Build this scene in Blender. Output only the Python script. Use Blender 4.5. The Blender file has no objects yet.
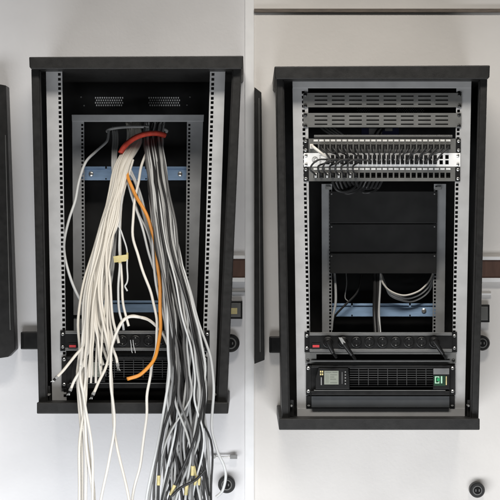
import bpy, math, random
from mathutils import Vector
random.seed(7)
R = math.radians
sc = bpy.context.scene
# ------------------------------------------------------------------ camera
K, D, ZC = 0.0028, 5.0, 1.30          # metres per photo pixel on the cabinet front plane, camera distance, camera height
cam = bpy.data.cameras.new('camera'); camo = bpy.data.objects.new('camera', cam)
sc.collection.objects.link(camo); camo.location = (0, -D, ZC); camo.rotation_euler = (R(90), 0, 0)
cam.sensor_width = 36; cam.lens = 36 * D / (500 * K); cam.clip_end = 100; cam.clip_start = .1
sc.camera = camo
# ------------------------------------------------------------------ light
w = bpy.data.worlds.new('World'); sc.world = w; w.use_nodes = True
w.node_tree.nodes['Background'].inputs[0].default_value = (.9, .95, 1, 1)
w.node_tree.nodes['Background'].inputs[1].default_value = .06
def area(name, loc, target, sx, sy, power, col, spread=180):
    l = bpy.data.lights.new(name, 'AREA'); l.shape = 'RECTANGLE'; l.size = sx; l.size_y = sy
    l.energy = power; l.color = col; l.spread = R(spread)
    o = bpy.data.objects.new(name, l); sc.collection.objects.link(o); o.location = loc
    o.rotation_euler = (Vector(target) - Vector(loc)).to_track_quat('-Z', 'Y').to_euler()
area('ceiling_lamp', (.1, -1.2, 2.85), (0, .2, .3), 1.8, .3, 21, (1, .95, .88), 105)
area('low_fill_light', (-.2, -1.5, -.3), (0, .4, .4), 3.2, .8, 78, (.95, .97, 1))  # added low fill, not a real window; brightens the lower wall
sc.view_settings.view_transform = 'Standard'; sc.view_settings.look = 'None'
sc.view_settings.exposure = 0.0; sc.view_settings.gamma = 1
# ------------------------------------------------------------------ helpers
def P(px, py, y=0.0):
    f = K * (D + y) / D
    return ((px - 250) * f, y, ZC - (py - 250) * f)
class MB:
    def __init__(s): s.v, s.f, s.sm = [], [], []
    def add(s, vs, fs, smooth=False):
        n = len(s.v); s.v += [tuple(a) for a in vs]; s.f += [tuple(n + i for i in f) for f in fs]; s.sm += [smooth] * len(fs)
        return s
    def prism(s, c, y0, y1, yref=None):
        """outline c (pixels, clockwise from top left) seen on plane yref, running straight back from y0 to y1"""
        yr = y0 if yref is None else yref
        n = len(c); fr = [P(a, b, yr) for a, b in c]
        vs = [(p[0], y0, p[2]) for p in fr] + [(p[0], y1, p[2]) for p in fr]
        fs = [tuple(range(n - 1, -1, -1)), tuple(range(n, 2 * n))] + [(i, (i + 1) % n, n + (i + 1) % n, n + i) for i in range(n)]
        return s.add(vs, fs)
    def box(s, x0, y0, x1, y1, d0, d1, yref=None): return s.prism([(x0, y0), (x1, y0), (x1, y1), (x0, y1)], d0, d1, yref)
    def lathe(s, px, py, prof, n=20, yref=None, sx=1, sy=1):
        """profile [(radius px, depth)] about an axis running along the view depth"""
        yr = prof[0][1] if yref is None else yref
        c = P(px, py, yr); f = K * (D + yr) / D; vs = []; fs = []; m = len(prof)
        for r, d in prof:
            for i in range(n):
                a = 2 * math.pi * i / n; vs.append((c[0] + math.cos(a) * r * f * sx, d, c[2] + math.sin(a) * r * f * sy))
        for j in range(m - 1):
            for i in range(n): fs.append((j * n + i, j * n + (i + 1) % n, (j + 1) * n + (i + 1) % n, (j + 1) * n + i))
        fs.append(tuple(range(n - 1, -1, -1))); fs.append(tuple((m - 1) * n + i for i in range(n)))
        return s.add(vs, fs)
    def tube(s, pts, r, n=8, r2=None):
        pts = [Vector(p) for p in pts]; m = len(pts); vs = []; fs = []
        t0 = (pts[1] - pts[0]).normalized(); up = Vector((0, 1, 0)) if abs(t0.y) < .9 else Vector((1, 0, 0))
        u = t0.cross(up).normalized()
        for j, p in enumerate(pts):
            t = (pts[min(j + 1, m - 1)] - pts[max(j - 1, 0)]).normalized()
            u = (u - t * u.dot(t)).normalized(); v = t.cross(u)
            rr = r if r2 is None else r + (r2 - r) * j / (m - 1)
            for i in range(n):
                a = 2 * math.pi * i / n; vs.append(p + (u * math.cos(a) + v * math.sin(a)) * rr)
        for j in range(m - 1):
            for i in range(n): fs.append((j * n + i, (j + 1) * n + i, (j + 1) * n + (i + 1) % n, j * n + (i + 1) % n))
        s.add(vs, fs, True); s.add(vs[:n], [tuple(range(n))]); s.add(vs[-n:], [tuple(range(n - 1, -1, -1))])
        return s
    def build(s, name, mat, parent=None, bevel=0, kind=None):
        me = bpy.data.meshes.new(name)
        if parent is not None: off = Vector(OFF[parent.name])
        else:
            xs = [v[0] for v in s.v]; ys = [v[1] for v in s.v]; zs = [v[2] for v in s.v]
            off = Vector(((min(xs) + max(xs)) / 2, (min(ys) + max(ys)) / 2, min(zs)))
        me.from_pydata([tuple(Vector(v) - off) for v in s.v], [], s.f); me.update()
        for p, q in zip(me.polygons, s.sm): p.use_smooth = q
        o = bpy.data.objects.new(name, me); sc.collection.objects.link(o); me.materials.append(mat)
        if parent is not None: o.parent = parent
        else: o.location = off
        OFF[o.name] = tuple(off)
        if bevel:
            b = o.modifiers.new('bevel', 'BEVEL'); b.width = bevel; b.segments = 2; b.limit_method = 'ANGLE'; b.angle_limit = R(40)
        if kind: o['kind'] = kind
        return o
OFF = {}
def thing(name, label, cat, base, group=None):
    o = bpy.data.objects.new(name, None); sc.collection.objects.link(o); o.location = base; o.empty_display_size = .02
    OFF[o.name] = tuple(base)
    return tag(o, label, cat, group)
def tag(o, label, cat, group=None):
    o['label'] = label; o['category'] = cat
    if group: o['group'] = group
    return o
def spline(pts, n):
    """Catmull-Rom through 3D points"""
    pts = [Vector(p) for p in pts]; q = [pts[0] * 2 - pts[1]] + pts + [pts[-1] * 2 - pts[-2]]; out = []
    for i in range(1, len(q) - 2):
        a, b, c, d = q[i - 1:i + 3]
        for k in range(n):
            t = k / n
            out.append(.5 * ((2 * b) + (c - a) * t + (2 * a - 5 * b + 4 * c - d) * t * t + (3 * b - a - 3 * c + d) * t ** 3))
    return out + [pts[-1]]
# ------------------------------------------------------------------ materials
def mat(name, col, rough=.5, metal=0, var=.12, scale=30, bump=.0, bscale=400, spec=.5, trans=0, stretch=None, dust=0):
    m = bpy.data.materials.new(name); m.use_nodes = True; nt = m.node_tree; N = nt.nodes; L = nt.links
    b = N['Principled BSDF']; b.inputs['Roughness'].default_value = rough; b.inputs['Metallic'].default_value = metal
    b.inputs['Specular IOR Level'].default_value = spec; b.inputs['Transmission Weight'].default_value = trans
    tc = N.new('ShaderNodeTexCoord'); src = tc.outputs['Object']
    if stretch:
        mp = N.new('ShaderNodeMapping'); mp.inputs['Scale'].default_value = stretch; L.new(src, mp.inputs[0]); src = mp.outputs[0]
    nz = N.new('ShaderNodeTexNoise'); nz.inputs['Scale'].default_value = scale; nz.inputs['Detail'].default_value = 6; L.new(src, nz.inputs['Vector'])
    cr = N.new('ShaderNodeValToRGB'); L.new(nz.outputs['Fac'], cr.inputs[0])
    cr.color_ramp.elements[0].position = .3; cr.color_ramp.elements[1].position = .7
    cr.color_ramp.elements[0].color = (*[c * (1 - var) for c in col], 1); cr.color_ramp.elements[1].color = (*[min(1, c * (1 + var)) for c in col], 1)
    out = cr.outputs[0]
    if dust:
        n3 = N.new('ShaderNodeTexNoise'); n3.inputs['Scale'].default_value = 9; n3.inputs['Detail'].default_value = 9; n3.inputs['Roughness'].default_value = .7
        L.new(tc.outputs['Object'], n3.inputs['Vector'])
        mr = N.new('ShaderNodeMapRange'); L.new(n3.outputs['Fac'], mr.inputs[0]); mr.inputs[1].default_value = .42; mr.inputs[2].default_value = .8
        mr.inputs[3].default_value = 0; mr.inputs[4].default_value = dust
        mx = N.new('ShaderNodeMix'); mx.data_type = 'RGBA'; L.new(mr.outputs[0], mx.inputs[0]); L.new(out, mx.inputs[6]); mx.inputs[7].default_value = (.3, .29, .27, 1); out = mx.outputs[2]
    L.new(out, b.inputs['Base Color'])
    rr = N.new('ShaderNodeMapRange'); L.new(nz.outputs['Fac'], rr.inputs[0]); rr.inputs[3].default_value = max(.05, rough - .1); rr.inputs[4].default_value = min(1, rough + .1)
    L.new(rr.outputs[0], b.inputs['Roughness'])
    if bump:
        n2 = N.new('ShaderNodeTexNoise'); n2.inputs['Scale'].default_value = bscale; n2.inputs['Detail'].default_value = 3; L.new(tc.outputs['Object'], n2.inputs['Vector'])
        bp = N.new('ShaderNodeBump'); bp.inputs['Strength'].default_value = bump; bp.inputs['Distance'].default_value = .002
        L.new(n2.outputs['Fac'], bp.inputs['Height']); L.new(bp.outputs[0], b.inputs['Normal'])
    return m
M = dict(
    wall_a=mat('grey_white_plaster', (.705, .70, .705), .9, var=.05, scale=5, bump=.3, bscale=110, spec=.2),
    wall_b=mat('warm_white_plaster', (.71, .685, .655), .9, var=.05, scale=5, bump=.3, bscale=110, spec=.2),
    white=mat('white_plastic', (.8, .8, .8), .5, var=.03),
    shell=mat('black_powder_coat', (.0105, .0102, .0098), .45, var=.2, scale=60, bump=.18, bscale=900, dust=.02, spec=.3),
    inner=mat('black_sheet_metal', (.011, .011, .011), .5, var=.25, scale=25, bump=.1, bscale=700, dust=.012, spec=.35),
    rail=mat('grey_painted_steel', (.335, .335, .335), .45, var=.09, scale=20, bump=.12, bscale=600, dust=.2),
    rearrail=mat('galvanised_steel', (.28, .285, .29), .45, metal=.1, var=.1, scale=25),
    blue=mat('blue_steel', (.32, .47, .68), .38, metal=.1, var=.12, scale=18, stretch=(1, 1, 6)),
    vent_light=mat('vent_hole_light', (.85, .85, .83), .6, var=.2, scale=90),  # pale colour stands in for light showing through the vent holes
    panel=mat('dark_grey_panel', (.105, .105, .10), .42, var=.1, scale=30, bump=.08, bscale=800, dust=.05),
    blank=mat('matt_black_blanking', (.0105, .0105, .0105), .5, var=.15, scale=22, bump=.1, bscale=700, dust=.015, spec=.25),
    slate=mat('slate_grey_panel', (.045, .049, .053), .45, var=.08, scale=25, bump=.08, bscale=800, dust=.05),
    black=mat('black_plastic', (.0075, .0075, .0075), .4, var=.2, scale=40, spec=.25, dust=.006),
    jack=mat('black_jack', (.003, .003, .003), .6, var=.2, spec=.15),
    grey=mat('mid_grey_plastic', (.22, .22, .215), .5, var=.1),
    lip=mat('brushed_aluminium', (.13, .13, .127), .38, metal=.3, var=.1, scale=40, stretch=(1, 8, 8)),
    label=mat('white_label', (.68, .68, .66), .6, var=.12, scale=200),
    switchw=mat('white_switch_paint', (.78, .78, .77), .4, var=.05),
    screw=mat('zinc_screw', (.62, .62, .6), .28, metal=.8, var=.1),
    dscrew=mat('black_screw', (.012, .012, .012), .35, metal=.3),
    cream=mat('cream_cable_sheath', (.62, .585, .52), .45, var=.07, scale=12, dust=.12),
    cream2=mat('ivory_cable_sheath', (.66, .635, .585), .45, var=.07, scale=12, dust=.1),
    greyc=mat('grey_cable_sheath', (.36, .365, .36), .45, var=.1, scale=12, dust=.1),
    greyl=mat('light_grey_cable_sheath', (.50, .51, .51), .45, var=.08, scale=12, dust=.1),
    blackc=mat('black_cable_sheath', (.016, .016, .0165), .42, var=.25, scale=12, dust=.05, spec=.35),
    dgreyc=mat('charcoal_cable_sheath', (.10, .10, .10), .45, var=.15, scale=12, dust=.08),
    orange=mat('orange_cable_sheath', (.62, .24, .03), .42, var=.12, scale=15, dust=.12),
    red=mat('red_foam_sleeve', (.46, .04, .02), .7, var=.3, scale=60, bump=.3, bscale=300),
    tape=mat('yellow_tape', (.50, .43, .20), .6, var=.15, scale=60),
    redp=mat('red_switch_plastic', (.42, .03, .035), .4),
    lcd=mat('lcd_glass', (.22, .235, .20), .25, var=.06, scale=50),
    lcdd=mat('lcd_segment', (.15, .16, .14), .3),
    green=mat('green_print', (.015, .26, .09), .4), greend=mat('dark_green_print', (.006, .035, .016), .4), mint=mat('pale_green_print', (.38, .62, .45), .4),
    silver=mat('silver_plastic', (.17, .17, .17), .35, metal=.2),
    slat=mat('dark_grille_plastic', (.045, .045, .045), .4),
    brown=mat('brown_laminate', (.085, .042, .028), .5, var=.2, scale=14, stretch=(6, 1, 1)),
    trim=mat('dark_wood_trim', (.12, .095, .075), .6, var=.3, scale=30, stretch=(1, 6, 6)),
    navy=mat('navy_plastic', (.05, .06, .22), .4),
)
# ------------------------------------------------------------------ setting
YW = .405
def struct(name, mb, m):
    o = mb.build(name, m); o['kind'] = 'structure'; return o
def rect(x0, y0, x1, y1, a, b): return MB().box(x0, y0, x1, y1, a, b)
struct('wall_left', rect(-160, -120, 246, 640, YW, YW + .08), M['wall_a'])
struct('wall_right', rect(253, -120, 660, 640, YW, YW + .08), M['wall_b'])
struct('gutter_strip', rect(245.2, -120, 253.8, 640, YW - .006, YW + .07), M['white'])  # added cover strip, standing in for the white gutter between the two pictures
struct('picture_rail', rect(254.2, 8.6, 660, 12, YW - .014, YW - .0005), M['trim'])

# ------------------------------------------------------------------ cabinets
def lerp(a, b, t): return a + (b - a) * t
def line(p, q): return lambda y: p[0] + (q[0] - p[0]) * (y - p[1]) / (q[1] - p[1])
def holed_rail(name, m, cab, outer, inner, hx, hw, y0, y1, d0, d1, pitch, gap=.62):
    """upright steel rail with a column of square cage-nut holes; outer, inner, hx are x(y)"""
    mb = MB(); n = max(1, int((y1 - y0) / pitch)); side = 1 if inner(y0) > outer(y0) else -1
    a = lambda y: hx(y) - side * hw / 2; b = lambda y: hx(y) + side * hw / 2
    def strip(f, g, ya, yb):
        l, r = (f, g) if side > 0 else (g, f)
        mb.prism([(l(ya), ya), (r(ya), ya), (r(yb), yb), (l(yb), yb)], d0, d1)
    strip(outer, a, y0, y1); strip(b, inner, y0, y1)
    yy = y0; strip(a, b, y0, y0 + pitch * .6); yy = y0 + pitch * .6
    k = 0
    while yy + pitch < y1:
        h = pitch * gap
        # three holes to each rack unit, the third web narrower
        web = pitch - h; web = web * (1.12, 1.12, .76)[k % 3]
        strip(a, b, yy + h, yy + h + web); yy += h + web; k += 1
    if y1 - yy > .05: strip(a, b, yy, y1)
    # return flange running back
    l = [(outer(y0), y0), (outer(y0) + side * .6, y0), (outer(y1) + side * .6, y1), (outer(y1), y1)]
    if side < 0: l = [l[1], l[0], l[3], l[2]]
    mb.prism(l, d1 + .0002, d1 + .03, d0)
    return mb.build(name, m, cab)
def cabinet(label, lid, base, pl, pr, by):
    """pl/pr: (outer top x, inner top x, outer bottom x, inner bottom x)"""
    c = thing('network_cabinet', label, 'cabinet', P((base[0] + base[2]) / 2, base[3], 0.2))
    x0, y0, x1, y1 = lid
    MB().prism([(x0, y0 + .4), (x1, y0 - .8), (x1 - .4, y1 - 2.2), (x1 - 2, y1), (x0 + 2, y1), (x0 + .4, y1 - 2.2)], -.025, YW - .001).build('lid', M['shell'], c, .0025)
    a0, b0, a1, b1 = base
    MB().box(a0, b0, a1, b1, -.025, YW - .001).build('base_plate', M['shell'], c, .0025)
    yt, yb = y1 + .05, b0 - .05
    for o_t, i_t, o_b, i_b, s in ((*pl, 1), (*pr, -1)):
        q = [(o_t, yt), (i_t, yt), (i_b, yb), (o_b, yb)]
        if s < 0: q = [q[1], q[0], q[3], q[2]]
        MB().prism(q, 0, .022).build('post', M['shell'], c, .002)
        e = [(o_t + s * .8, yt), (o_t + s * 2.2, yt), (o_b + s * 2.2, yb), (o_b + s * .8, yb)]
        if s < 0: e = [e[1], e[0], e[3], e[2]]
        MB().prism(e, .0225, YW - .002, 0).build('side_panel', M['inner'], c)
        # folded strip on the post's inner edge
        f = [(i_t + s * .1, yt + 2), (i_t + s * 1.0, yt + 2), (i_b + s * 1.0, yb), (i_b + s * .1, yb)]
        if s < 0: f = [f[1], f[0], f[3], f[2]]
        MB().prism(f, .006, .03, 0).build('post_flange', M['shell'], c)
    MB().prism([(pl[0] + 2.3, yt), (pr[0] - 2.3, yt), (pr[2] - 2.3, yb), (pl[2] + 2.3, yb)], YW - .014, YW - .002, 0).build('back_panel', M['inner'], c)
    return c
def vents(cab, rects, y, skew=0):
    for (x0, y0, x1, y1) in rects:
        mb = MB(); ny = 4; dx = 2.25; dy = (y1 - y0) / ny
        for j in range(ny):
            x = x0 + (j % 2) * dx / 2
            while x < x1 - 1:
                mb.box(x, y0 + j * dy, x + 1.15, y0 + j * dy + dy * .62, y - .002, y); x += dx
        mb.build('vent_light_dots', M['vent_light'], cab, kind='stuff')  # pale squares painted as the light seen through the back vents
def bar_blue(cab, x0, x1, y0, y1, d, caps, notch):
    b = MB().box(x0, y0 + 2.2, x1, y1, d, d + .006).build('wall_bracket', M['blue'], cab, .001)
    mb = MB(); xs = [x0] + [v for n in notch for v in (n - .9, n + .9)] + [x1]
    for i in range(0, len(xs), 2): mb.box(xs[i], y0, xs[i + 1], y0 + 2.15, d - .004, d + .006)
    mb.build('bracket_lip', M['blue'], b)
    for x in caps: MB().lathe(x, (y0 + y1) / 2 + .6, [(1.1, d - .0045), (2.3, d - .003), (2.4, d - .0002)]).build('bolt', M['screw'], b)
    for x in notch: MB().lathe(x, y1 - 1.3, [(.75, d - .001), (.75, d - .0002)], 10).build('bolt_hole', M['jack'], b)
    return b

BK = YW - .0145
# ---- cabinet one: before
A = cabinet('black open wall cabinet with a loose bundle of cut cables spilling out', (29, 56.5, 243.3, 69), (36.8, 402.5, 228.2, 413.8), (31.2, 38.8, 38.6, 46), (241.2, 233.2, 226.8, 217.5), 0)
holed_rail('rail', M['rail'], A, line((46, 72), (52.2, 400)), line((62.2, 72), (66.6, 400)), line((59.6, 88), (64.4, 360)), 2.9, 70, 401.5, .05, .053, 4.72)
holed_rail('rail', M['rail'], A, line((225.2, 72), (215, 400)), line((210, 72), (201.4, 400)), line((212.6, 88), (204.6, 360)), 2.9, 70, 401.5, .05, .053, 4.72)
holed_rail('rear_rail', M['rearrail'], A, line((72.2, 122), (73.6, 330)), line((84, 122), (85.4, 330)), line((82.2, 122), (83.4, 330)), 2.2, 121.6, 315, .27, .273, 3.75)
MB().box(73.8, 317, 84.6, 345, .28, .283).build('rear_rail', M['rearrail'], A)
holed_rail('rear_rail', M['rearrail'], A, line((203, 122), (196, 330)), line((187, 122), (185, 330)), line((189.4, 122), (187, 330)), 2.2, 121.6, 345, .27, .273, 3.75)
MB().prism([(71.6, 114.6), (204, 114.6), (203.6, 121.4), (71.9, 121.4)], .266, .29).build('rear_crossbar', M['rearrail'], A, .001)
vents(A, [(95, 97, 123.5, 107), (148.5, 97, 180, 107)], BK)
for x, y in ((81, 97), (84, 105.5), (190, 97), (187, 105)): MB().lathe(x, y, [(.7, BK - .002), (.9, BK)], 8).build('bolt', M['grey'], A)
bar_blue(A, 82, 188, 166.5, 180.2, .31, (91, 180), (106, 163, 146))
bar_blue(A, 84, 188, 300.5, 312.5, .31, (91, 180), (106, 163))
# oval cable entry in the roof of the cabinet, ring of rubber edging
ring = [(137 + 30 * math.cos(a), 131 + 4.2 * math.sin(a)) for a in [math.pi * (.96 + 1.1 * i / 40) for i in range(41)]]
MB().tube([Vector(P(x, y, .33 - (131 - y) * .006)) for x, y in ring], .0045, 8).build('cable_entry_ring', M['greyc'], A)
for s, x in ((1, 47.4), (-1, 216.5)):
    MB().lathe(x + s * 1.2, 395, [(.9, .02), (1.3, .024), (1.3, .049)], 10).build('bolt', M['grey'], A)
    MB().prism([(x - .6, 386), (x + 2.6, 386), (x + 3.0, 401), (x - 1, 401)], .03, .034).build('corner_bracket', M['shell'], A)
# ---- cabinet two: after
B = cabinet('black open wall cabinet fitted with patch panels and a white switch', (274.4, 66, 490, 79), (279, 418.6, 479.8, 430), (276.6, 283, 282, 289), (487.4, 480.6, 478.6, 471.8), 0)
LO, LI = line((292.6, 90), (297, 410)), line((305.6, 90), (309.6, 410))
RO, RI = line((471.2, 90), (464.8, 410)), line((459, 90), (452.6, 410))
LH, RH = line((305.2, 190), (308.2, 330)), line((457.0, 190), (454.2, 330))
holed_rail('rail', M['rail'], B, LO, line((308.0, 90), (310.6, 410)), LH, 2.8, 88.2, 408, .05, .053, 4.6)
holed_rail('rail', M['rail'], B, RO, line((456.4, 90), (451.4, 410)), RH, 2.8, 88.2, 408, .05, .053, 4.6)
MB().prism([(292.4, 79.6), (471.6, 79.6), (471.3, 88.1), (292.6, 88.1)], .049, .056).build('front_crossbar', M['rail'], B, .0008)
MB().prism([(297, 408.1), (465, 408.1), (464.9, 416.6), (297.1, 416.6)], .049, .056).build('front_crossbar', M['rail'], B, .0008)
holed_rail('rear_rail', M['rearrail'], B, line((321.6, 185), (322.2, 332)), line((332, 185), (332, 332)), line((330.2, 185), (330.2, 332)), 2.0, 184, 336, .27, .273, 3.5)
holed_rail('rear_rail', M['rearrail'], B, line((446, 185), (444.4, 332)), line((434, 185), (432.6, 332)), line((436.4, 185), (434.4, 332)), 2.0, 184, 336, .27, .273, 3.5)
MB().box(312, 332.5, 450, 337, .268, .29).build('rear_crossbar', M['rearrail'], B, .001)
MB().box(326, 186.6, 331, 189.4, .262, .268).build('clip', M['screw'], B)
MB().box(435, 187, 441, 190, .262, .268).build('clip', M['screw'], B)
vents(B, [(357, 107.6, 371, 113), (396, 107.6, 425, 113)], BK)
bar_blue(B, 332, 436, 303.4, 316.6, .325, (424,), (352, 410))
for s, x in ((1, 291.5), (-1, 468.8)):
    MB().lathe(x, 406, [(.8, .02), (1.2, .024), (1.2, .049)], 10).build('bolt', M['grey'], B)
    MB().prism([(x - 1.2, 400), (x + 2, 400), (x + 2.4, 416), (x - 1.6, 416)], .03, .034).build('corner_bracket', M['shell'], B)

# ------------------------------------------------------------------ rack equipment
XL = line((303.2, 93), (306, 400)); XR = line((461.8, 93), (455, 400))
def rk(px, ref):                       # x of a rack fraction at height ref
    return lerp(XL(ref), XR(ref), px)
def screw(parent, x, y, d, m='screw', r=1.5):
    o = MB().lathe(x, y, [(r * .55, d - .004), (r, d - .0028), (r * 1.05, d - .0002)], 14).build('screw', M[m], parent)
    MB().box(x - r * .6, y - .22, x + r * .6, y + .22, d - .0046, d - .0041).build('screw_slot', M['jack'], o)
def ears(t, x0, x1, y0, y1, m='black', screws=True, sm='screw', w=5.2):
    for a, b in ((x0, x0 + w), (x1 - w, x1)):
        MB().box(a, y0, b, y1, .0465, .0495).build('mounting_ear', M[m], t, .0006)
        for y in (y0 + 2.6, y1 - 2.6):
            if screws: screw(t, (a + b) / 2 - (.6 if a == x0 else -.6), y, .0465, sm)
FD = .0465
def vented_panel(y0, y1, label):
    x0, x1 = XL(y0), XR(y0)
    t = thing('vented_blanking_panel', label, 'rack panel', P((x0 + x1) / 2, y1, .05), 'slotted blanking panels')
    e0, e1 = x0 + 5.2, x1 - 5.2
    rows = [y0 + 3.1, y0 + 7.1, y0 + 11.2]; h = .62
    cols = [(lerp(e0, e1, (i + .42) / 8.0) , lerp(e0, e1, (i + .42) / 8.0) + 12.6) for i in range(8)]
    cols = [(315.2 + 17.25 * i - .6, 315.2 + 17.25 * i + 12.2) for i in range(8)]
    mb = MB(); ys = [y0] + [v for r in rows for v in (r - h, r + h)] + [y1]
    for i in range(0, len(ys), 2): mb.box(e0, ys[i], e1, ys[i + 1], FD, FD + .003)
    for r in rows:
        xs = [e0] + [v for c in cols for v in c] + [e1]
        for i in range(0, len(xs), 2): mb.box(xs[i], r - h, xs[i + 1], r + h, FD, FD + .003)
    mb.build('slotted_face', M['panel'], t)
    MB().box(e0 + .3, y0 + .2, e1 - .3, y0 + .9, FD + .0032, FD + .03).build('top_flange', M['panel'], t)
    MB().box(e0 + .3, y1 - .9, e1 - .3, y1 - .2, FD + .0032, FD + .03).build('bottom_flange', M['panel'], t)
    MB().box(e0 + .3, y0 + 1, e1 - .3, y1 - 1, FD + .022, FD + .024).build('rear_sheet', M['inner'], t)
    for a, b in ((x0, e0 - .02), (e1 + .02, x1)):
        MB().box(a, y0, b, y1, FD, FD + .003).build('mounting_ear', M['panel'], t)
        for y in (y0 + 1.6, y1 - 1.6): screw(t, (a + b) / 2 - (1 if a == x0 else -1) * .4, y, FD, 'dscrew', 1.7)
vented_panel(93, 107.2, 'dark grey slotted blanking panel just under the cabinet lid')
vented_panel(113, 127.2, 'dark grey slotted blanking panel just above the upper patch panel')

def patch_panel(y0, y1, py0, py1, label, portm='jack'):
    x0, x1 = XL(y0), XR(y0)
    t = thing('jack_panel', label, 'patch panel', P((x0 + x1) / 2, y1, .05), 'twenty-four port patch panels')
    e0, e1 = x0 + 5, x1 - 5; pit = 5.76; c0 = 382 - 11.5 * pit; pw = 4.3
    mb = MB(); mb.box(e0, y0, e1, py0, FD, FD + .004); mb.box(e0, py1, e1, y1, FD, FD + .004)
    cs = [c0 + pit * i for i in range(24)]; xs = [e0] + [v for c in cs for v in (c - pw / 2, c + pw / 2)] + [e1]
    for i in range(0, len(xs), 2): mb.box(xs[i], py0, xs[i + 1], py1, FD, FD + .004)
    mb.build('face', M['panel'], t)
    MB().box(e0 + 1, y0 + .5, e1 - 1, y1 - .5, FD + .0165, FD + .03).build('rear_housing', M['inner'], t)
    for i, c in enumerate(cs):
        p = MB().box(c - pw / 2 + .05, py0 + .05, c + pw / 2 - .05, py1 - .05, FD + .009, FD + .016).build('port', M['jack'], t)
        MB().box(c - .8, py1 - 1.1, c + .8, py1 - .3, FD + .006, FD + .0088).build('latch_slot', M['black'], p)
        MB().box(c - 2.2, y0 + .9, c + 2.2, y0 + 2.9, FD - .0016, FD - .0002).build('label_strip', M['label'], t)
    ears(t, x0, x1, y0, y1, 'black')
    return t, cs
pp1, PC1 = patch_panel(138.6, 152.6, 144.2, 149.4, 'upper black patch panel with a black cord in every port but one')
pp2, PC2 = patch_panel(167.0, 181.2, 172.6, 177.9, 'lower black patch panel with most of its ports empty')
# narrow grey cable bar above the upper patch panel
tag(MB().box(314, 135, 452.5, 137.6, .05, .075).build('cable_bar', M['lip'], bevel=.0008), 'long thin grey metal bar above the upper patch panel', 'cable bar')
# switch
x0, x1 = XL(153), XR(153)
sw = thing('network_switch', 'white network switch mounted between two patch panels', 'network switch', P(382, 166.6, .05))
SX = [328 + 4.66 * i for i in range(24)]; rows = ((154.9, 159.0), (160.2, 164.4))
e0, e1 = x0 + .2, x1 - .2; SP = SX + [441.2, 447.0]; mb = MB(); pw = 3.5
mb.box(e0, 153, e1, rows[0][0], FD, FD + .004); mb.box(e0, rows[0][1], e1, rows[1][0], FD, FD + .004); mb.box(e0, rows[1][1], e1, 166.6, FD, FD + .004)
for a, b in rows:
    xs = [e0] + [v for c in SP for v in (c - pw / 2, c + pw / 2)] + [e1]
    for i in range(0, len(xs), 2): mb.box(xs[i], a, xs[i + 1], b, FD, FD + .004)
mb.build('faceplate', M['switchw'], sw)
MB().box(e0 + 5, 153.4, e1 - 5, 166.2, FD + .0175, .28).build('chassis', M['switchw'], sw)
for a, b in rows:
    for c in SP:
        p = MB().box(c - pw / 2 + .05, a + .05, c + pw / 2 - .05, b - .05, FD + .009, FD + .017).build('port', M['jack'], sw)
MB().lathe(315, 159.6, [(3.1, FD - .0006), (3.1, FD - .0001)], 20).build('emblem', M['grey'], sw)
MB().lathe(315, 159.6, [(2.4, FD - .0012), (2.4, FD - .0007)], 20).build('emblem', M['switchw'], sw)
MB().box(313.6, 157.6, 314.5, 161.6, FD - .0016, FD - .0013).build('emblem', M['grey'], sw)
MB().box(314.9, 157.6, 316.6, 158.6, FD - .0016, FD - .0013).build('emblem', M['grey'], sw)
for i in range(6): MB().box(319.4, 155.4 + i * 1.5, 321.6 - (i % 2) * .8, 156 + i * 1.5, FD - .0005, FD - .0001).build('lettering', M['grey'], sw)
for x in (x0 + 2.4, x1 - 2.6):
    for y in (155.3, 164.4): screw(sw, x, y, FD)
# ---- patch cords
def cord(pts, r, m, label, group, plugs=(), name='network_cable', seg=7, plugm='black'):
    pts = [P(*p) for p in pts]
    t = thing(name, label, 'cable', pts[0], group)
    MB().tube(spline(pts, seg), r, 7).build('sheath', M[m], t)
    for (x, ya, yb, wd, d0, d1) in plugs: MB().box(x - wd / 2, ya, x + wd / 2, yb, d0, d1).build('plug', M[plugm], t, .0008)
    return t
ORD = 'first second third fourth fifth sixth seventh eighth ninth tenth eleventh twelfth thirteenth fourteenth fifteenth sixteenth seventeenth eighteenth nineteenth twentieth twenty-first twenty-second twenty-third'.split()
g1 = 'black patch cords from the upper patch panel'
for i in range(1, 24):
    a = PC1[i]; b = SX[i]; j = random.uniform(-.5, .5); row = i % 2
    yb = (157.0, 162.2)[row]; s = random.uniform(.8, 1.2)
    cord([(a, 146.6, FD - .018), (a + j * .4, 148.2, FD - .036 * s), (lerp(a, b, .35) + j, 152, FD - .042 * s), (lerp(a, b, .8) + j, yb - 3.0, FD - .038 * s), (b, yb - .6, FD - .026), (b, yb, FD - .016)], .0027, 'blackc',
         ORD[i - 1] + ' short black cord after the white one in the upper patch panel', g1,
         [(a, 144.5, 149.0, 3.3, FD - .019, FD + .0085), (b, yb - 1.9, yb + 1.9, 3.1, FD - .017, FD + .0085)])
    # the unused row above or below still shows a dark cord end
    if True:
        y2 = (162.2, 157.0)[row]
        tag(MB().box(b - 1.5, y2 - 1.8, b + 1.5, y2 + 1.8, FD - .012, FD + .0085).build('dust_plug', M['black'], bevel=.0006), 'small black plug capping a switch port between the cords', 'plug', 'black plugs in the switch ports')
cord([(312.2, 146.2, FD - .004), (313, 146.6, FD - .03), (318, 150.6, FD - .04), (324, 155.4, FD - .038), (327.6, 157.2, FD - .02)], .0042, 'cream2',
     'short white cord slanting from the upper patch panel to the switch', None, [(311.6, 143.9, 148.6, 3.2, FD - .012, FD - .0003), (328, 155.2, 158.8, 3.1, FD - .022, FD + .0085)], plugm='cream2')
g2 = 'black patch cords from the lower patch panel'
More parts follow.
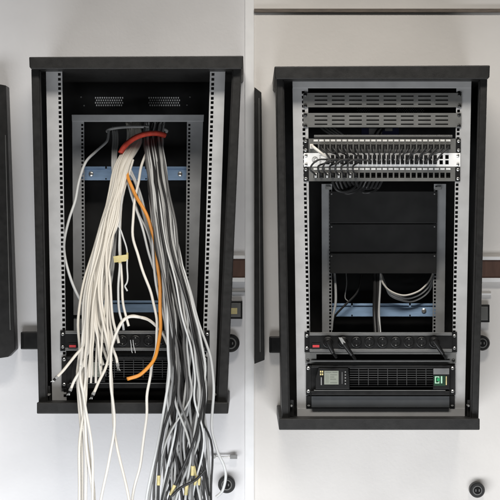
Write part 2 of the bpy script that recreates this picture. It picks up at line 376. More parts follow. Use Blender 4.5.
for i in range(8):
    a = PC2[i]; b = SX[i] ; d = .030 + .004 * (i % 3)
    if i % 2 == 0: continue
    cord([(a, 175, FD - .016), (a - 1.2, 173.6, FD - d), (a - 3.2, 170, FD - d - .012), (a - 2.5, 165.6, FD - d - .014), (lerp(a, b, .7) - 1, 162.5, FD - d), (b + 0.3, 161.4, FD - .03)], .0027, 'blackc',
         ORD[i // 2] + ' black-plugged cord of those arching up from the lower patch panel', g2, [(a, 172.9, 177.6, 3.0, FD - .017, FD + .0085)], plugm='black')
for i in (0, 2, 4, 6):
    a = PC2[i]; b = SX[i + 2]
    cord([(a, 175, FD - .014), (a - 2, 173, FD - .05), (a - 5.6 + i * .5, 169, FD - .062), (a - 1.5, 162.5, FD - .066), (a + 6, 159.4, FD - .06), (b + 4, 160.8, FD - .05)], .0027, 'blackc',
         ORD[i // 2] + ' clear-plugged black cord of those bowing out from the lower patch panel', g2, [(a, 172.9, 177.6, 2.2, FD - .015, FD + .0085)], plugm='label')
# cables and module glimpsed in the gap above the cable bar
for i in range(4):
    cord([(321 + i * 4.2, 127.6, .115), (325 + i * 4.2, 131, .105), (331 + i * 4.0, 135.2, .095), (333 + i * 4, 139, .09)], .0032, 'greyl', 'grey cable dropping behind the upper patch panel', 'grey cables behind the upper patch panel', name='network_cable')
mdl = thing('cable_module', 'navy and white module behind the upper patch panel', 'module', P(380, 134, .11))
MB().box(361.5, 128, 399, 134.6, .11, .15).build('housing', M['navy'], mdl)
MB().box(369, 128.4, 382, 134.2, .106, .1098).build('white_insert', M['white'], mdl); MB().box(385, 128.4, 392.5, 131, .106, .1098).build('white_insert', M['white'], mdl)
for x in (375, 379.6): cord([(x + 5, 127.4, .10), (x + 2, 130.5, .095), (x, 134, .09), (x - 1, 139, .088)], .0028, 'blackc', 'thin black lead crossing the navy and white module', 'black leads over the module', name='network_cable')

# ---- rear blanking panels
for k, (y0, y1, d, lab) in enumerate(((191.5, 223.2, .262, 'tall black blanking panel, topmost of three at the back of the cabinet'), (224.2, 252.6, .260, 'black blanking panel, middle one of three at the back of the cabinet'), (253.6, 273.4, .252, 'low black blanking panel above the looped white cables'))):
    t = thing('blanking_panel', lab, 'rack panel', P(383, y1, d), 'black blanking panels at the back')
    MB().prism([(329.4 + k * .3, y0), (437.4 - k * .4, y0), (437.2 - k * .4, y1), (329.6 + k * .3, y1)], d, d + .004).build('face', M['blank'], t, .0008)
    MB().box(330.5, y0 + .2, 436, y0 + .9, d + .0042, d + .014).build('top_flange', M['blank'], t)
    MB().box(330.5, y1 - .9, 436, y1 - .2, d + .0042, d + .02).build('bottom_flange', M['blank'], t)
    for x in (331.6, 434.6): MB().lathe(x, y0 + 2.5, [(.5, d - .002), (.8, d - .0003)], 10).build('screw', M['grey'], t)
for i in range(7):
    y = 187 + random.uniform(0, 6); xa = 332 + i * 4
    cord([(xa, 182, .15), (xa + 5, y, .15 + .01 * i), (xa + 14, y + random.uniform(-1, 2), .16 + .008 * i), (xa + 22, 188, .17 + .01 * i), (xa + 26, 181, .18)], .004, 'blackc', 'black cable slumped under the lower patch panel', 'black cables under the lower patch panel', name='network_cable')
# cables under the blanking panels
cord([(334.4, 272, .285), (335.6, 290, .283), (335.4, 304, .282), (332.6, 318, .285), (331.4, 330, .29)], .0040, 'greyl', 'white cable hanging beside the rear rail across the blue bracket', None, name='network_cable')
cord([(362, 272, .30), (360, 284, .30), (356, 294, .30), (344, 306, .30), (335, 316, .3), (331.5, 326, .3)], .0032, 'blackc', 'black cable swinging across the blue bracket towards the rear rail', None, name='network_cable')
cord([(346, 272, .31), (346.6, 284, .31), (345, 297, .31), (347.6, 301, .31)], .0016, 'greyc', 'thin grey wire dangling above the blue bracket', None, name='network_cable')
for x, r in ((374.6, .006), (377.8, .005)):
    cord([(x, 272, .28), (x + .4, 290, .278), (x - .2, 310, .278), (x + 1, 334, .25)], r, 'blackc', 'thick black cable dropping down the middle in front of the blue bracket', 'black cables down the middle', name='network_cable')
cord([(380.6, 272, .275), (380, 290, .274), (379, 312, .272), (380.4, 334, .25)], .0032, 'greyl', 'white cable dropping straight down beside the thick black cables', None, name='network_cable')
for i in range(3):
    cord([(380.6 + i * .4, 274, .274 + i * .01), (383.4 + i, 284 + i * .4, .275 + i * .01), (391, 291.5 + i * 2.2, .28 + i * .01), (404 + i * 2, 295.5 + i * 3.0, .285 + i * .01), (418 + i, 291.6 + i * 3.4, .285 + i * .01), (427 + i, 284 + i * 3.5, .285 + i * .01), (431.5 + i * .6, 277 + i * 2, .28 + i * .01), (433, 272, .28 + i * .01)], .0030, 'greyl' if i else 'cream2',
         'white cable sagging in a loop under the blanking panels', 'white cables looped under the blanking panels', name='network_cable')
# ---- power strips (one in each cabinet)
def power_strip(label, x0, x1, y0, y1, sockets, red):
    t = thing('power_strip', label, 'power strip', P((x0 + x1) / 2, y1, .05), 'socket strips')
    MB().box(x0 + 5, y0 + 3, x1 - 5, y1 - 3, .022, .0498).build('body', M['black'], t, .0008)
    MB().box(x0 + 5, y0, x1 - 5, y0 + 2.9, .020, .0498).build('top_edge', M['lip'], t, .0008)
    MB().box(x0 + 5, y1 - 2.9, x1 - 5, y1, .020, .0498).build('bottom_edge', M['lip'], t, .0008)
    ym = (y0 + y1) / 2
    for x in sockets:
        o = MB().lathe(x, ym, [(5.2, .0216), (5.4, .0186), (4.7, .0176), (4.5, .0205)], 24).build('socket', M['black'], t)
        for s in (-1, 1): MB().lathe(x + s * 1.7, ym + 1.0, [(.7, .0198), (.7, .0204)], 8).build('pin_hole', M['jack'], o)
        for s in (-1, 1): MB().box(x - .5, ym + s * 3.1 - .7, x + .5, ym + s * 3.1 + .7, .0185, .0204).build('earth_clip', M['panel'], o)
    sb = MB().box(red[0] - 4.2, red[1] - 2.6, red[0] + 4.2, red[1] + 2.6, .0185, .0218).build('rocker_switch', M['black'], t, .0008)
    MB().prism([(red[0] - 3.4, red[1] - 1.0), (red[0] + 3.4, red[1] - 1.0), (red[0] + 3.4, red[1] + 1.4), (red[0] - 3.4, red[1] + 1.4)], .0165, .0183).build('rocker', M['redp'], sb, .0006)
    for a in (x0, x1 - 5.2):
        MB().box(a, y0 - .6, a + 5.2, y1 + .4, .0465, .0495).build('mounting_ear', M['black'], t)
        for y in (y0 + 3.4, y1 - 3.6): screw(t, a + 2.6 - (1 if a == x0 else -1) * .2, y, .0465)
    return t
PB = power_strip('black socket strip with black plugs in three of its sockets', 304.6, 457, 332.6, 351.8, [328, 343, 356.5, 369.5, 382.5, 395.8, 409, 421.6, 434.2], (316, 346))
PA = power_strip('black socket strip hidden behind the hanging cable bundle', 60.2, 209.6, 331, 350.6, [84, 97, 109.5, 122.4, 135.4, 148.6, 161, 173.6, 186], (72.5, 346))
def plug(x, y, ex, ey, label, pale=False):
    t = thing('power_plug', label, 'plug', P(x, y, .02), 'black power plugs')
    MB().lathe(x, y, [(2.2, -.012), (3.8, -.008), (4.2, .0), (4.2, .0172)], 18).build('plug_body', M['black'], t, .0008)
    if pale: MB().prism([(x - 4.6, y - 4.6), (x - 1.0, y - 4.4), (x + 2.6, y + .6), (x + 1.6, y + 2.6), (x - .8, y + 2.2)], -.0165, -.0122).build('pale_cap', M['grey'], t, .001)
    MB().tube([P(x, y, -.008), P(lerp(x, ex, .4), lerp(y, ey, .4), -.012), P(ex, ey, -.01)], .0085, 12, .0055).build('strain_relief', M['black'], t)
    MB().tube(spline([P(ex, ey, -.01), P(ex + 2.4, ey + 3.0, .006), P(ex + 3, ey + 4, .03), P(ex + 3, ey + 3, .07)], 6), .0042, 10).build('lead', M['black'], t)
plug(328, 342, 333, 353, 'small black plug next to the red rocker switch')
plug(343, 342, 352, 355, 'large black plug with a grey cap angled out of the socket strip', True)
plug(434.6, 341, 443, 354, 'large black angled plug in the end socket of the strip', False)
# a bright glint of wire beside the small plug
cord([(329, 345, .004), (331, 350, -.002), (333, 354.5, .004)], .0012, 'greyl', 'thin pale wire dangling beside the small black plug', None, name='wire')
# ---- bracket panel under the strip
t = thing('cable_slot_panel', 'grey rack panel with one long slot below the socket strip', 'rack panel', P(380, 363.5, .05))
x0, x1 = 305.2, 456.2; mb = MB()
mb.box(x0 + .2, 352.4, x1 - .2, 354.2, FD, FD + .003); mb.box(x0 + .2, 359.6, x1 - .2, 363.4, FD, FD + .003); mb.box(x0 + .2, 354.2, 316.4, 359.6, FD, FD + .003); mb.box(444.6, 354.2, x1 - .2, 359.6, FD, FD + .003)
mb.build('slotted_face', M['panel'], t)
MB().box(311, 360.4, 450, 361.8, FD - .006, FD - .0003).build('lip', M['lip'], t)
MB().box(312, 353, 449, 361, FD + .03, FD + .034).build('rear_sheet', M['inner'], t)
for x in (308, 453.4): screw(t, x, 360.8, FD, 'dscrew', 1.6)

# ---- UPS (one in each cabinet)
def ups(label, x0, x1, y0, y1, lcdx, logo=True):
    t = thing('ups_unit', label, 'UPS', P((x0 + x1) / 2, y1, .05), 'rack battery units'); h = y1 - y0; yy = lambda f: y0 + h * f
    MB().box(x0 + 5.2, y0, x1 - 5.2, y1, .046, .30).build('chassis', M['black'], t)
    MB().box(x0 + 5.4, y0 + .2, x1 - 5.4, yy(.075), .030, .0459).build('bezel_rail', M['black'], t, .001)
    MB().box(x0 + 5.4, yy(.86), x1 - 5.4, y1 - .2, .030, .0459).build('bezel_rail', M['black'], t, .001)
    MB().box(x0 + 8, yy(.83), x1 - 10, yy(.855), .027, .0459).build('bezel_trim', M['lip'], t)
    gx0, gx1 = x0 + 43, x1 - 22.5
    # display module
    c = MB().prism([(x0 + 12.6, yy(.09)), (gx0 - .6, yy(.09)), (gx0 + .6, yy(.50)), (gx0 + .6, yy(.80)), (x0 + 9.6, yy(.80)), (x0 + 9.6, yy(.42))], .026, .0459).build('display_module', M['black'], t, .0012)
    l = MB().box(lcdx, yy(.18), lcdx + 14.4, yy(.64), .0245, .0258).build('screen', M['lcd'], c)
    for (a, b, u, v) in ((.08, .10, .5, .14), (.56, .10, .92, .14), (.12, .26, .15, .9), (.24, .26, .27, .9), (.42, .28, .9, .31), (.42, .44, .7, .47), (.42, .6, .82, .63), (.42, .86, .9, .89)):
        MB().box(lcdx + 14.4 * a, yy(.18 + .46 * b), lcdx + 14.4 * u, yy(.18 + .46 * v), .0240, .0244).build('segment', M['lcdd'], l)
    for i in range(2):
        for j in range(2): MB().box(lcdx - 4.2 + i * 1.9, yy(.18 + j * .09), lcdx - 2.9 + i * 1.9, yy(.24 + j * .09), .0248, .0258).build('indicator', M['tape'], c)
    MB().box(lcdx - 3.4, yy(.40), lcdx - 2.4, yy(.66), .0248, .0258).build('lettering', M['grey'], c)
    MB().box(lcdx + 17.6, yy(.22), lcdx + 18.2, yy(.62), .0250, .0258).build('light_pipe', M['silver'], c)
    for j in range(5): MB().lathe(lcdx + 21.2, yy(.22 + j * .1), [(.55, .0238), (.8, .0258)], 10).build('button', M['grey'], c)
    # grille: bars one behind the other
    MB().box(gx0 + .6, yy(.085), gx1, yy(.80), .0415, .0458).build('grille_back', M['jack'], t)
    n = 9
    for i in range(n):
        y = yy(.10 + .075 * i); MB().box(gx0 + .8, y, gx1 - .1, y + .62, .029, .0412).build('slat', M['slat'] if i < 6 else M['black'], t)
    x = gx0 + 9.5
    while x < gx1 - 3:
        MB().box(x, yy(.09), x + .5, yy(.66), .0265, .0288).build('rib', M['slat'], t); x += 9.6
    e = MB().box(gx1 + .2, yy(.085), x1 - 5.6, yy(.80), .028, .0458).build('end_cap', M['black'], t, .001)
    MB().box(gx1 + .5, yy(.10), x1 - 6.2, yy(.30), .0268, .0278).build('silver_band', M['silver'], e)
    if logo:
        lx = gx1 + 2.0; ly = yy(.37)
        MB().box(lx - 1.0, ly - .8, lx + 10.4, ly + 9.4, .0270, .0278).build('green_badge', M['greend'], e)
        mk = MB()
        mk.box(lx, ly, lx + .9, ly + 7, .0262, .0268); mk.box(lx + .9, ly + 6.1, lx + 4.4, ly + 7, .0262, .0268); mk.box(lx + .9, ly, lx + 4.4, ly + .9, .0262, .0268); mk.box(lx + 3.7, ly + .9, lx + 4.4, ly + 2.2, .0262, .0268); mk.box(lx + 3.7, ly + 4.9, lx + 4.4, ly + 6.1, .0262, .0268)
        mk.build('badge_mark', M['mint'], e)
        MB().box(lx + 2.0, ly + 1.8, lx + 4.9, ly + 4.6, .0256, .0261).build('badge_mark', M['green'], e)
        MB().box(lx + 6.0, ly - .2, lx + 7.4, ly + 6.9, .0262, .0268).build('badge_lettering', M['mint'], e)
        MB().box(lx + 10.9, ly - .1, lx + 11.9, ly + 8.6, .0262, .0268).build('badge_lettering', M['tape'], e)
    for a in (x0, x1 - 5.1):
        MB().box(a, y0 + .2, a + 5.1, y1 - .2, .0435, .0455).build('mounting_ear', M['black'], t)
        for y in (y0 + 3, y1 - 3.8): screw(t, a + 2.4, y, .0435, r=1.6)
    return t
ups('black battery unit with a lit-grey display and a green badge above the slate panel', 306, 455.4, 365.4, 395.2, 324.2)
ups('black battery unit behind the loose hanging cables', 61.6, 207.5, 356.6, 388.4, 88.0, False)
t = thing('slate_blanking_panel', 'slate grey blanking panel at the foot of the tidy cabinet', 'rack panel', P(380, 408, .05))
MB().box(311.4, 396, 449.6, 407.7, .040, .0495).build('face', M['slate'], t, .0012)
for a in (306.2, 449.8):
    MB().box(a, 396, a + 5, 407.7, .0465, .0495).build('mounting_ear', M['black'], t)
    MB().lathe(a + 2.5, 405.6, [(1.4, .0448), (1.5, .0463)], 12, sy=.6).build('screw', M['screw'], t)

# ------------------------------------------------------------------ loose cables of cabinet one
DEP = [(126, .33), (140, .29), (165, .20), (190, .15), (220, .105), (250, .07), (285, .03), (320, -.012), (350, -.03), (375, -.042), (400, -.055), (440, -.06), (495, -.05), (600, -.04)]
def dep(y):
    for (a, b), (c, d) in zip(DEP, DEP[1:]):
        if y <= c: return b + (d - b) * max(0, (y - a)) / (c - a)
    return DEP[-1][1]
YS = [140, 165, 190, 220, 250, 285, 320, 350, 375, 400, 440, 495, 560]
def hang(xs=None, pts=None, r=.0040, m='cream', label='', group=None, off=0, end=None, tape=None, name='network_cable', jit=.0, seg=6, sink=0, tlen=3):
    if pts is None: pts = [(x, y) for x, y in zip(xs, YS) if x is not None]
    p3 = []; hook = pts[0][1] > pts[1][1]
    if 136 < pts[0][1] < 147:            # carry on up through the oval entry
        x_ = pts[0][0]; pts = [(lerp(x_, 140, -.15) + random.uniform(-1.5, 1.5), 119), (x_ + random.uniform(-.8, .8), 127)] + list(pts)
    for k, (x, y) in enumerate(pts):
        fade = min(1, max(.25, (y - 130) / 150)) if y < 280 else 1
        p3.append(P(x + random.uniform(-jit, jit), y, (.012 - .02 * k) if hook and k < 3 else dep(y) - off * fade + (sink if k < 4 else 0)))
    t = thing(name, label, 'cable', p3[-1], group); path = spline(p3, seg)
    ph, fr = random.uniform(0, 6.28), random.uniform(.35, .8)      # slight lie left in the sheath from the coil
    path = [p + Vector((math.sin(i * fr + ph), .6 * math.sin(i * fr * 1.3 + ph * 2), 0)) * .0010 * min(1, i / 6) for i, p in enumerate(path)]
    MB().tube(path, r, 9).build('sheath', M[m], t)
    if end:
        a = Vector(path[-1]); d = (a - Vector(path[-3])).normalized()
        MB().tube([a - d * .002, a + d * .006], r * 1.25, 10).build('collar', M['grey'], t)
        MB().tube([a + d * .0062, a + d * .013], r * .95, 10).build('tip', M['black'] if end == 1 else M['screw'], t)
        for q in range(3): MB().tube([a + d * .0132 + Vector(((q - 1) * .0022, 0, 0)), a + d * .019 + Vector(((q - 1) * .004, .001 * q, 0))], .0009, 5).build('bare_wire', M['screw'], t)
    if tape is not None:
        i = tape; MB().tube(path[i:i + tlen], r * 1.35, 10).build('tape_tag', M['tape'], t)
    return t
gw = 'cream cables hanging straight down'
lw = 'cream cable falling in the pale bundle to below the cabinet'
hang([131, 117, 111, 102, 94, 83, 78, 80, 77, 78.5, 82, 82, 81], label=lw, group=gw, off=.012)
hang([133, 119, 113, 104, 95.5, 86, 83, 82.5, 79, 80, 85, 86, 86], label=lw, group=gw, off=.022, m='cream2')
hang([134, 121, 114, 106, 97, 89, 85.5, 84.5, 82.5, 83, 87, 94, 96], label=lw, group=gw, off=.018)
hang([136, 123, 116, 108, 99, 91.5, 88.5, 87, 85.5, 84.5, 86, 92.5, 97], label=lw, group=gw, off=.03, m='cream2')
hang([137, 125, 117, 109, 101, 94, 91.5, 90.5, 87.5, 85.4, 80, 79, 78], label=lw, group=gw, off=.026)
hang([135, 122, 115, 106.5, 98, 90, 87, 81.5, 80.5, 84, 91, 93, 92], label=lw, group=gw, off=.034, m='cream2')
hang(pts=[(138, 142), (124, 168), (116, 195), (107, 222), (97, 252), (88, 285), (86, 315), (83.6, 343), (76, 355), (66, 367), (57, 377)], label='cream cable swinging out to a cut end over the cabinet rail', off=.038, end=1)
hang(pts=[(137, 144), (125, 168), (117, 195), (109, 222), (101, 252), (95, 285), (93, 315), (90, 345), (84, 362), (76, 378), (70.4, 389)], label='cream cable with its cut end just short of the base plate', off=.03, end=1, m='cream2')
hang(pts=[(139, 142), (127, 168), (118, 195), (110, 222), (103, 252), (97, 285), (95.4, 315), (98, 340), (100.4, 358), (101.4, 370)], label='cream cable ending between the display and the grille of the battery unit', off=.03)
hang(pts=[(140, 144), (127, 168), (119, 195), (112, 222), (105, 252), (101, 285), (104, 315), (110, 338), (115, 355), (117.8, 364)], label='cream cable with a pale cut tip over the battery unit grille', off=.036, end=2, m='cream2')
hang([139, 126, 119, 111, 104, 99, 102.5, 109, 111.5, 112, 116, 128, 138], label='cream cable bowing from the bundle out under the cabinet base', off=.044)
hang(pts=[(172, 352), (163, 334), (152, 322), (141, 317.5), (132, 316), (124, 319.5), (117, 331), (112.6, 345), (106, 366), (99, 382), (93.4, 393)], label='cream cable curling over in a hook and ending above the base plate', off=.05, end=1)
hang(pts=[(170, 350), (161, 331), (149, 320), (138, 317), (128, 317.4), (120, 325), (113.5, 341), (110.6, 360), (110.6, 380), (113, 402), (114, 430), (109, 462), (102, 492), (94, 540)], label='cream cable curling over in a hook and falling below the base plate', off=.058, m='cream2')
for k, (a, b, c, d, e) in enumerate(((103, 93, 90, 96, 104), (106, 104, 101, 103, 108), (107, 100, 99, 101, 109), (99, 92, 88, 86, 83), (108, 107, 110, 113.5, 116), (102, 97.5, 97, 106, 111.5), (110, 110, 113, 118, 118), (105, 96, 93.5, 92.5, 91), (98, 88.5, 84.5, 82, 81))):
    hang(pts=[(128 + k * 1.4, 141), (117 + k * 1.3, 166), (111.5 + k * 1.1, 192), (lerp(c, 118, .5) + 3, 220), (a - 2, 250), (b, 285), (c, 318), (d, 343), (e, 365), (e - 1, 380 + k)][: (8 if k in (1, 4, 6) else 9)], label='cream cable packed in the thick of the pale bundle', group='cream cables packed in the bundle', off=.006 + .004 * k, m='cream' if k % 2 else 'cream2', jit=.5)
rc = random.Random(5)
for k in range(9):
    t_ = (k + .5) / 9; q = rc.random(); low = rc.uniform(352, 384)
    hang(pts=[(lerp(127, 141, t_), 141), (lerp(114, 130, t_), 166), (lerp(109, 123, t_), 192), (lerp(101, 118, t_) + rc.uniform(-1, 1), 220), (lerp(93, 113, t_) + rc.uniform(-1.5, 1.5), 250), (lerp(83, 114, lerp(t_, q, .3)), 285), (lerp(79, 115, lerp(t_, q, .4)), 318), (lerp(79, 116, lerp(t_, q, .5)), 342), (lerp(76, 120, lerp(t_, q, .6)), low)],
         r=rc.choice((.0032, .0036)), label='thin ivory cable with a plain cut end in the pale bundle', group='thin ivory cables in the pale bundle', off=.01 + .05 * ((k * 4) % 9) / 9, m='cream2' if k % 2 else 'cream', jit=.6)
hang(pts=[(134, 150), (124, 185), (121, 205), (119.4, 230), (119.6, 252), (119.2, 275), (118, 300), (121, 318), (124, 330)], r=.0034, label='thin cream cable wrapped with yellow tape', off=.02, m='greyl', tape=25)
hang(pts=[(130, 160), (116, 195), (115, 218), (122, 233), (126.6, 250), (127.4, 268), (127, 282), (125, 287), (127.6, 291)], r=.0024, label='thin pale cable with a frayed end beside the yellow tape', off=.026, m='greyl', tape=25)
hang(pts=[(133, 160), (121, 205), (120.4, 250), (122, 288), (124.6, 312), (129, 326)], r=.0038, label='pale cable running straight down beside the yellow tape', off=.012, m='cream2')
hang(pts=[(152, 138), (144, 158), (139, 178), (134.4, 205), (132.6, 232), (138, 256), (147, 282), (154, 304), (157, 326), (156, 348), (151.6, 368), (147.6, 392), (146, 420), (141, 460), (133, 496), (128, 550)], label='long cream cable crossing the tail of the orange cable', off=.024, m='cream2')
hang(pts=[(126, 176), (132, 196), (141, 224), (148, 250), (156, 275), (163, 300), (168, 326)], r=.0036, label='pale cable slanting down behind the orange cable', off=.002, m='greyl')
hang(pts=[(129, 180), (138, 212), (147, 232), (156, 262), (162, 296), (166, 330)], r=.0032, label='thin pale cable crossing between the two cable bundles', off=-.012, m='greyl')
hang(pts=[(109, 130), (107.6, 138), (105.5, 143), (96, 151.5), (85.5, 162), (79.5, 180), (75.5, 200), (68.5, 220), (64.4, 242), (66, 262), (71.5, 282), (79.5, 298), (87, 309), (94, 318)], r=.0040, label='lone grey cable looping out past the rear rail', m='greyl', off=-.02)
for k in range(5):
    x = 113 + k * 1.9 + (9 if k > 2 else 0)
    hang(pts=[(x, 127), (x + .5, 145), (x - 1, 165), (x + (2 if k < 3 else 8), 185), (x + (1 if k < 3 else 16), 215), (x + (-2 if k < 3 else 24), 250), (x + (-6 if k < 3 else 30), 285)], r=.0036, label='grey cable coming straight down through the oval entry', group='grey cables at the entry', m='greyc', off=-.03)
orange = hang(pts=[(133, 143), (128.4, 160), (127.6, 176), (134, 192), (143, 208), (150.5, 225), (155, 243), (157.6, 262), (159.6, 285), (160.4, 310), (160, 332), (157.4, 350), (151, 364), (141, 374), (131, 378), (127, 379)], r=.0050, m='orange', label='bright orange cable with its tail bent sideways over the battery unit', off=.045, sink=.03)
# red foam sleeve arching across the entry
s = MB().tube(spline([P(x, y, d) for x, y, d in ((120.6, 153, .225), (123.6, 147.5, .23), (129.5, 141.5, .24), (137.5, 136.6, .25), (147, 133.8, .26), (157, 133.4, .27), (165, 135.4, .285))], 6), .0080, 12).build('foam_sleeve', M['red'])
tag(s, 'red foam sleeve arching over the cables at the oval entry', 'sleeve')
# grey and black bundle
lg = 'light grey cable falling in the dark bundle to below the cabinet'; gg = 'light grey cables in the dark bundle'
for k, xs in enumerate(([150, 152, 157, 161, 164, 168, 171, 171, 170, 168, 161, 150, 144], [151, 154, 158, 163, 167, 172, 174, 174, 173, 171, 165, 157, 152], [149, 151, 153, 156, 160, 166, 168, 168.5, 169, 166, 158, 147, 140],
        [152, 158, 163, 167, 171, 180, 190, 196, 199, 202, 207, 210, 209], [153, 159, 164, 168, 174, 186, 196, 203, 205, 201, 195, 190, 186], [147, 149, 150, 152, 153, 157, 165, 169, 172, 174, 176, 181, 184],
        [150, 155, 161, 165, 170, 178, 186, 190, 188, 184, 178, 174, 172], [148, 150, 155, 160, 165, 171, 179, 184, 189, 193, 198, 196, 196], [151, 157, 162, 166, 172, 183, 192, 195, 193, 190, 193, 201, 205])):
    hang(xs, label=lg, group=gg, m='greyl' if k % 3 else 'greyc', off=.008 + .009 * ((k * 4) % 9), r=.0038, jit=.5)
hang(pts=[(154, 140), (160, 165), (165, 190), (171, 220), (176, 250), (188, 285), (198, 320), (206, 344), (211.6, 362), (213.4, 385), (212.6, 410), (212, 432), (217, 450), (223.4, 464), (225.6, 478), (223, 490), (216, 497)], label='light grey cable curving round at the bottom in front of the round socket', m='greyl', off=.03)
lb = 'black cable hanging in the dark bundle to below the cabinet'; gb = 'black cables in the dark bundle'
NB = 54
TONES = [('blackc', 'black cable hanging in the dark bundle to below the cabinet', 'black cables in the dark bundle'),
         ('dgreyc', 'charcoal grey cable hanging in the dark bundle to below the cabinet', 'charcoal cables in the dark bundle'),
         ('greyc', 'mid grey cable hanging in the dark bundle to below the cabinet', 'mid grey cables in the dark bundle'),
         ('greyl', lg, gg)]
rb = random.Random(11)
for k in range(NB):
    t_ = (k + .5) / NB; q = rb.random(); z = rb.random(); v = lambda a, b, f: lerp(a, b, min(1, max(0, f)))
    t1 = t_ + rb.uniform(-.12, .12); t2 = lerp(t_, q, .22); t3 = lerp(t_, q, .45); t4 = lerp(q, z, .3); t5 = lerp(q, z, .7)
    tone = TONES[rb.choices(range(4), (.33, .17, .27, .23))[0]]
    xs = [v(143, 163, t_), v(147, 165, t_), v(150, 169, t1), v(153, 174, t1), v(157, 179, t1), v(160, 190, t2), v(164, 199, t2), v(165, 205, t3), v(165, 210, t3), v(163, 212, t3), v(157, 214, t4), v(150, 219, t5), v(148, 222, z)]
    hang(xs, label=tone[1], group=tone[2], m=tone[0], off=-.01 + .105 * ((k * 17) % NB) / NB, r=rb.choice((.0029, .0033, .0037)), jit=.9, tape=75 + k % 3 if (k * 17) % NB > NB - 8 else None, tlen=2)
# taped ends at the bottom of the dark bundle
hang(pts=[(205, 470), (198, 478), (188, 484), (180, 488), (172, 496)], r=.0038, label='black cable end slanting across low in the dark bundle', m='blackc', off=.10)
# a twist of tape in the cream bundle
tp = MB().prism([(113.2, 256.4), (127.6, 254.4), (128, 261), (114, 262.6)], .035, .0365).build('tape_flag', M['tape'])
tag(tp, 'yellow tape flag stuck across thin cables beside the pale bundle', 'tape')
# dark cut pieces hanging in front of the power strip
for x in (131.4, 134): 
    hang(pts=[(x - 1, 340), (x, 348), (x + 1.2, 353)], r=.0010, label='short bare wire poking out over the socket strip', group='bare wires over the socket strip', m='greyl', off=.0, name='wire')

# ------------------------------------------------------------------ things on the wall
def wall_box(name, label, cat, c, d, m, extra=None, group=None):
    t = thing(name, label, cat, P(*c[-1], YW), group)
    MB().prism(c, d, YW - .0005).build('housing', M[m], t, .0015)
    return t
t = wall_box('control_box', 'black flat box on the wall beside the cabinet with loose cables', 'control box', [(-12, 82), (6, 85.4), (15, 350), (8, 357), (-12, 360)], .33, 'shell')
MB().prism([(5.0, 135), (5.7, 135), (10.6, 330), (9.8, 330)], .328, .3298).build('edge_trim', M['panel'], t)
t = wall_box('control_box', 'narrow black box on the wall beside the tidy cabinet', 'control box', [(254.4, 87), (261.4, 92.4), (264.6, 360), (254.4, 364)], .33, 'shell')
MB().prism([(258.6, 98), (259.4, 98), (260.6, 352), (259.8, 352)], .328, .3298).build('edge_trim', M['panel'], t)
for (x0, x1, y0, y1, lab) in ((20.6, 37, 332, 349.4, 'small black block on the wall touching the cabinet with loose cables'), (269.2, 281.4, 336.8, 353, 'small black block on the wall touching the tidy cabinet')):
    t = thing('wall_bracket', lab, 'bracket', P((x0 + x1) / 2, y1, .38), 'black blocks beside the cabinets')
    MB().box(x0, y0, x1 + 4, y1, .37, YW - .0005).build('block', M['black'], t, .003)
    MB().box(x0 + 1.6, y0 + 1.6, x0 + 2.6, y1 - 1.6, .3685, .3698).build('groove', M['jack'], t)
def round_socket(x, y, r, lab):
    t = thing('round_wall_socket', lab, 'wall socket', P(x, y + r, .39), 'round black wall fittings')
    MB().lathe(x, y, [(r * .86, .372), (r, .378), (r, YW - .0005)], 32).build('rim', M['black'], t)
    MB().lathe(x, y, [(r * .60, .3695), (r * .66, .3718)], 28).build('ring', M['panel'], t)
    MB().lathe(x, y, [(r * .46, .3688), (r * .5, .3694)], 24).build('centre', M['jack'], t)
    for s in (-1, 1): MB().box(x + s * r * .22 - .5, y - 1.2, x + s * r * .22 + .5, y + 1.2, .3680, .3687).build('contact', M['panel'], t)
round_socket(230.6, 343.4, 9, 'round black socket half hidden behind the cabinet with loose cables')
round_socket(226.6, 485, 8.6, 'round black socket low on the wall behind the grey cable')
round_socket(482.6, 343.2, 7.6, 'round black socket half hidden behind the tidy cabinet')
round_socket(477.6, 490.5, 7.6, 'round black socket low on the wall below the tidy cabinet')
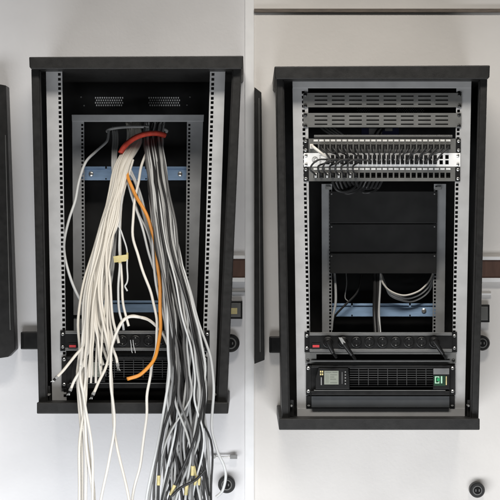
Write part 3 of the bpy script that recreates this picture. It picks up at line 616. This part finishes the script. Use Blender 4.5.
def trunk(x0, x1, y0, y1, lab):
    t = thing('wall_trunking', lab, 'trunking', P((x0 + x1) / 2, y1, .39))
    MB().box(x0, y0, x1, y0 + 3.4, .385, YW - .0005).build('upper_rail', M['white'], t, .001)
    MB().box(x0, y0 + 3.5, x1, y1 - 4.2, .391, YW - .0005).build('cover', M['brown'], t, .001)
    MB().box(x0, y1 - 4.1, x1, y1, .385, YW - .0005).build('lower_rail', M['white'], t, .001)
trunk(224, 245, 255.4, 281.8, 'brown strip with white rails on the wall behind the loose-cable cabinet')
trunk(474, 520, 256.6, 282, 'brown strip with white rails on the wall behind the tidy cabinet')
tag(MB().box(224, 290.6, 245, 292.2, .394, YW - .0005).build('wall_ledge', M['grey']), 'thin grey ledge on the wall above the black switch with yellow sticker', 'ledge')
tag(MB().box(472, 293.4, 491.4, 295, .394, YW - .0005).build('wall_ledge', M['white']), 'thin white ledge on the wall above the plain black switch', 'ledge')
def wall_switch(x0, y0, x1, y1, lab, st):
    t = thing('wall_switch', lab, 'wall switch', P((x0 + x1) / 2, y1, .39))
    MB().box(x0, y0, x1, y1, .382, YW - .0005).build('plate', M['black'], t, .0015)
    MB().box(x0 + 1.6, y0 + 2, x1 - 1.6, y1 - 2, .3795, .3818).build('rocker', M['panel'], t, .001)
    if st: MB().box(x0 + 1, y0 + 7, x1 - 5.2, y1 - 5, .3785, .3793).build('sticker', M['tape'], t)
    else: MB().box(x0 + 4, y0 + 4, x0 + 6, y1 - 5, .3785, .3793).build('sticker', M['grey'], t)
wall_switch(226, 301, 242.4, 319, 'black wall switch with a small yellow sticker', True)
wall_switch(474, 304.6, 489.6, 322.4, 'plain black wall switch beside the tidy cabinet', False)
t = thing('wall_hook', 'small silver hook with a square tip on the wall', 'hook', P(230, 459, .39))
MB().tube([P(214, 457, .39), P(232, 457, .39)], .0022, 10).build('rod', M['screw'], t)
MB().box(230, 455, 237.2, 459, .384, .396).build('tip', M['grey'], t, .001)
MB().lathe(214, 457, [(1.8, .385), (2.2, YW - .0005)], 12).build('foot', M['screw'], t)
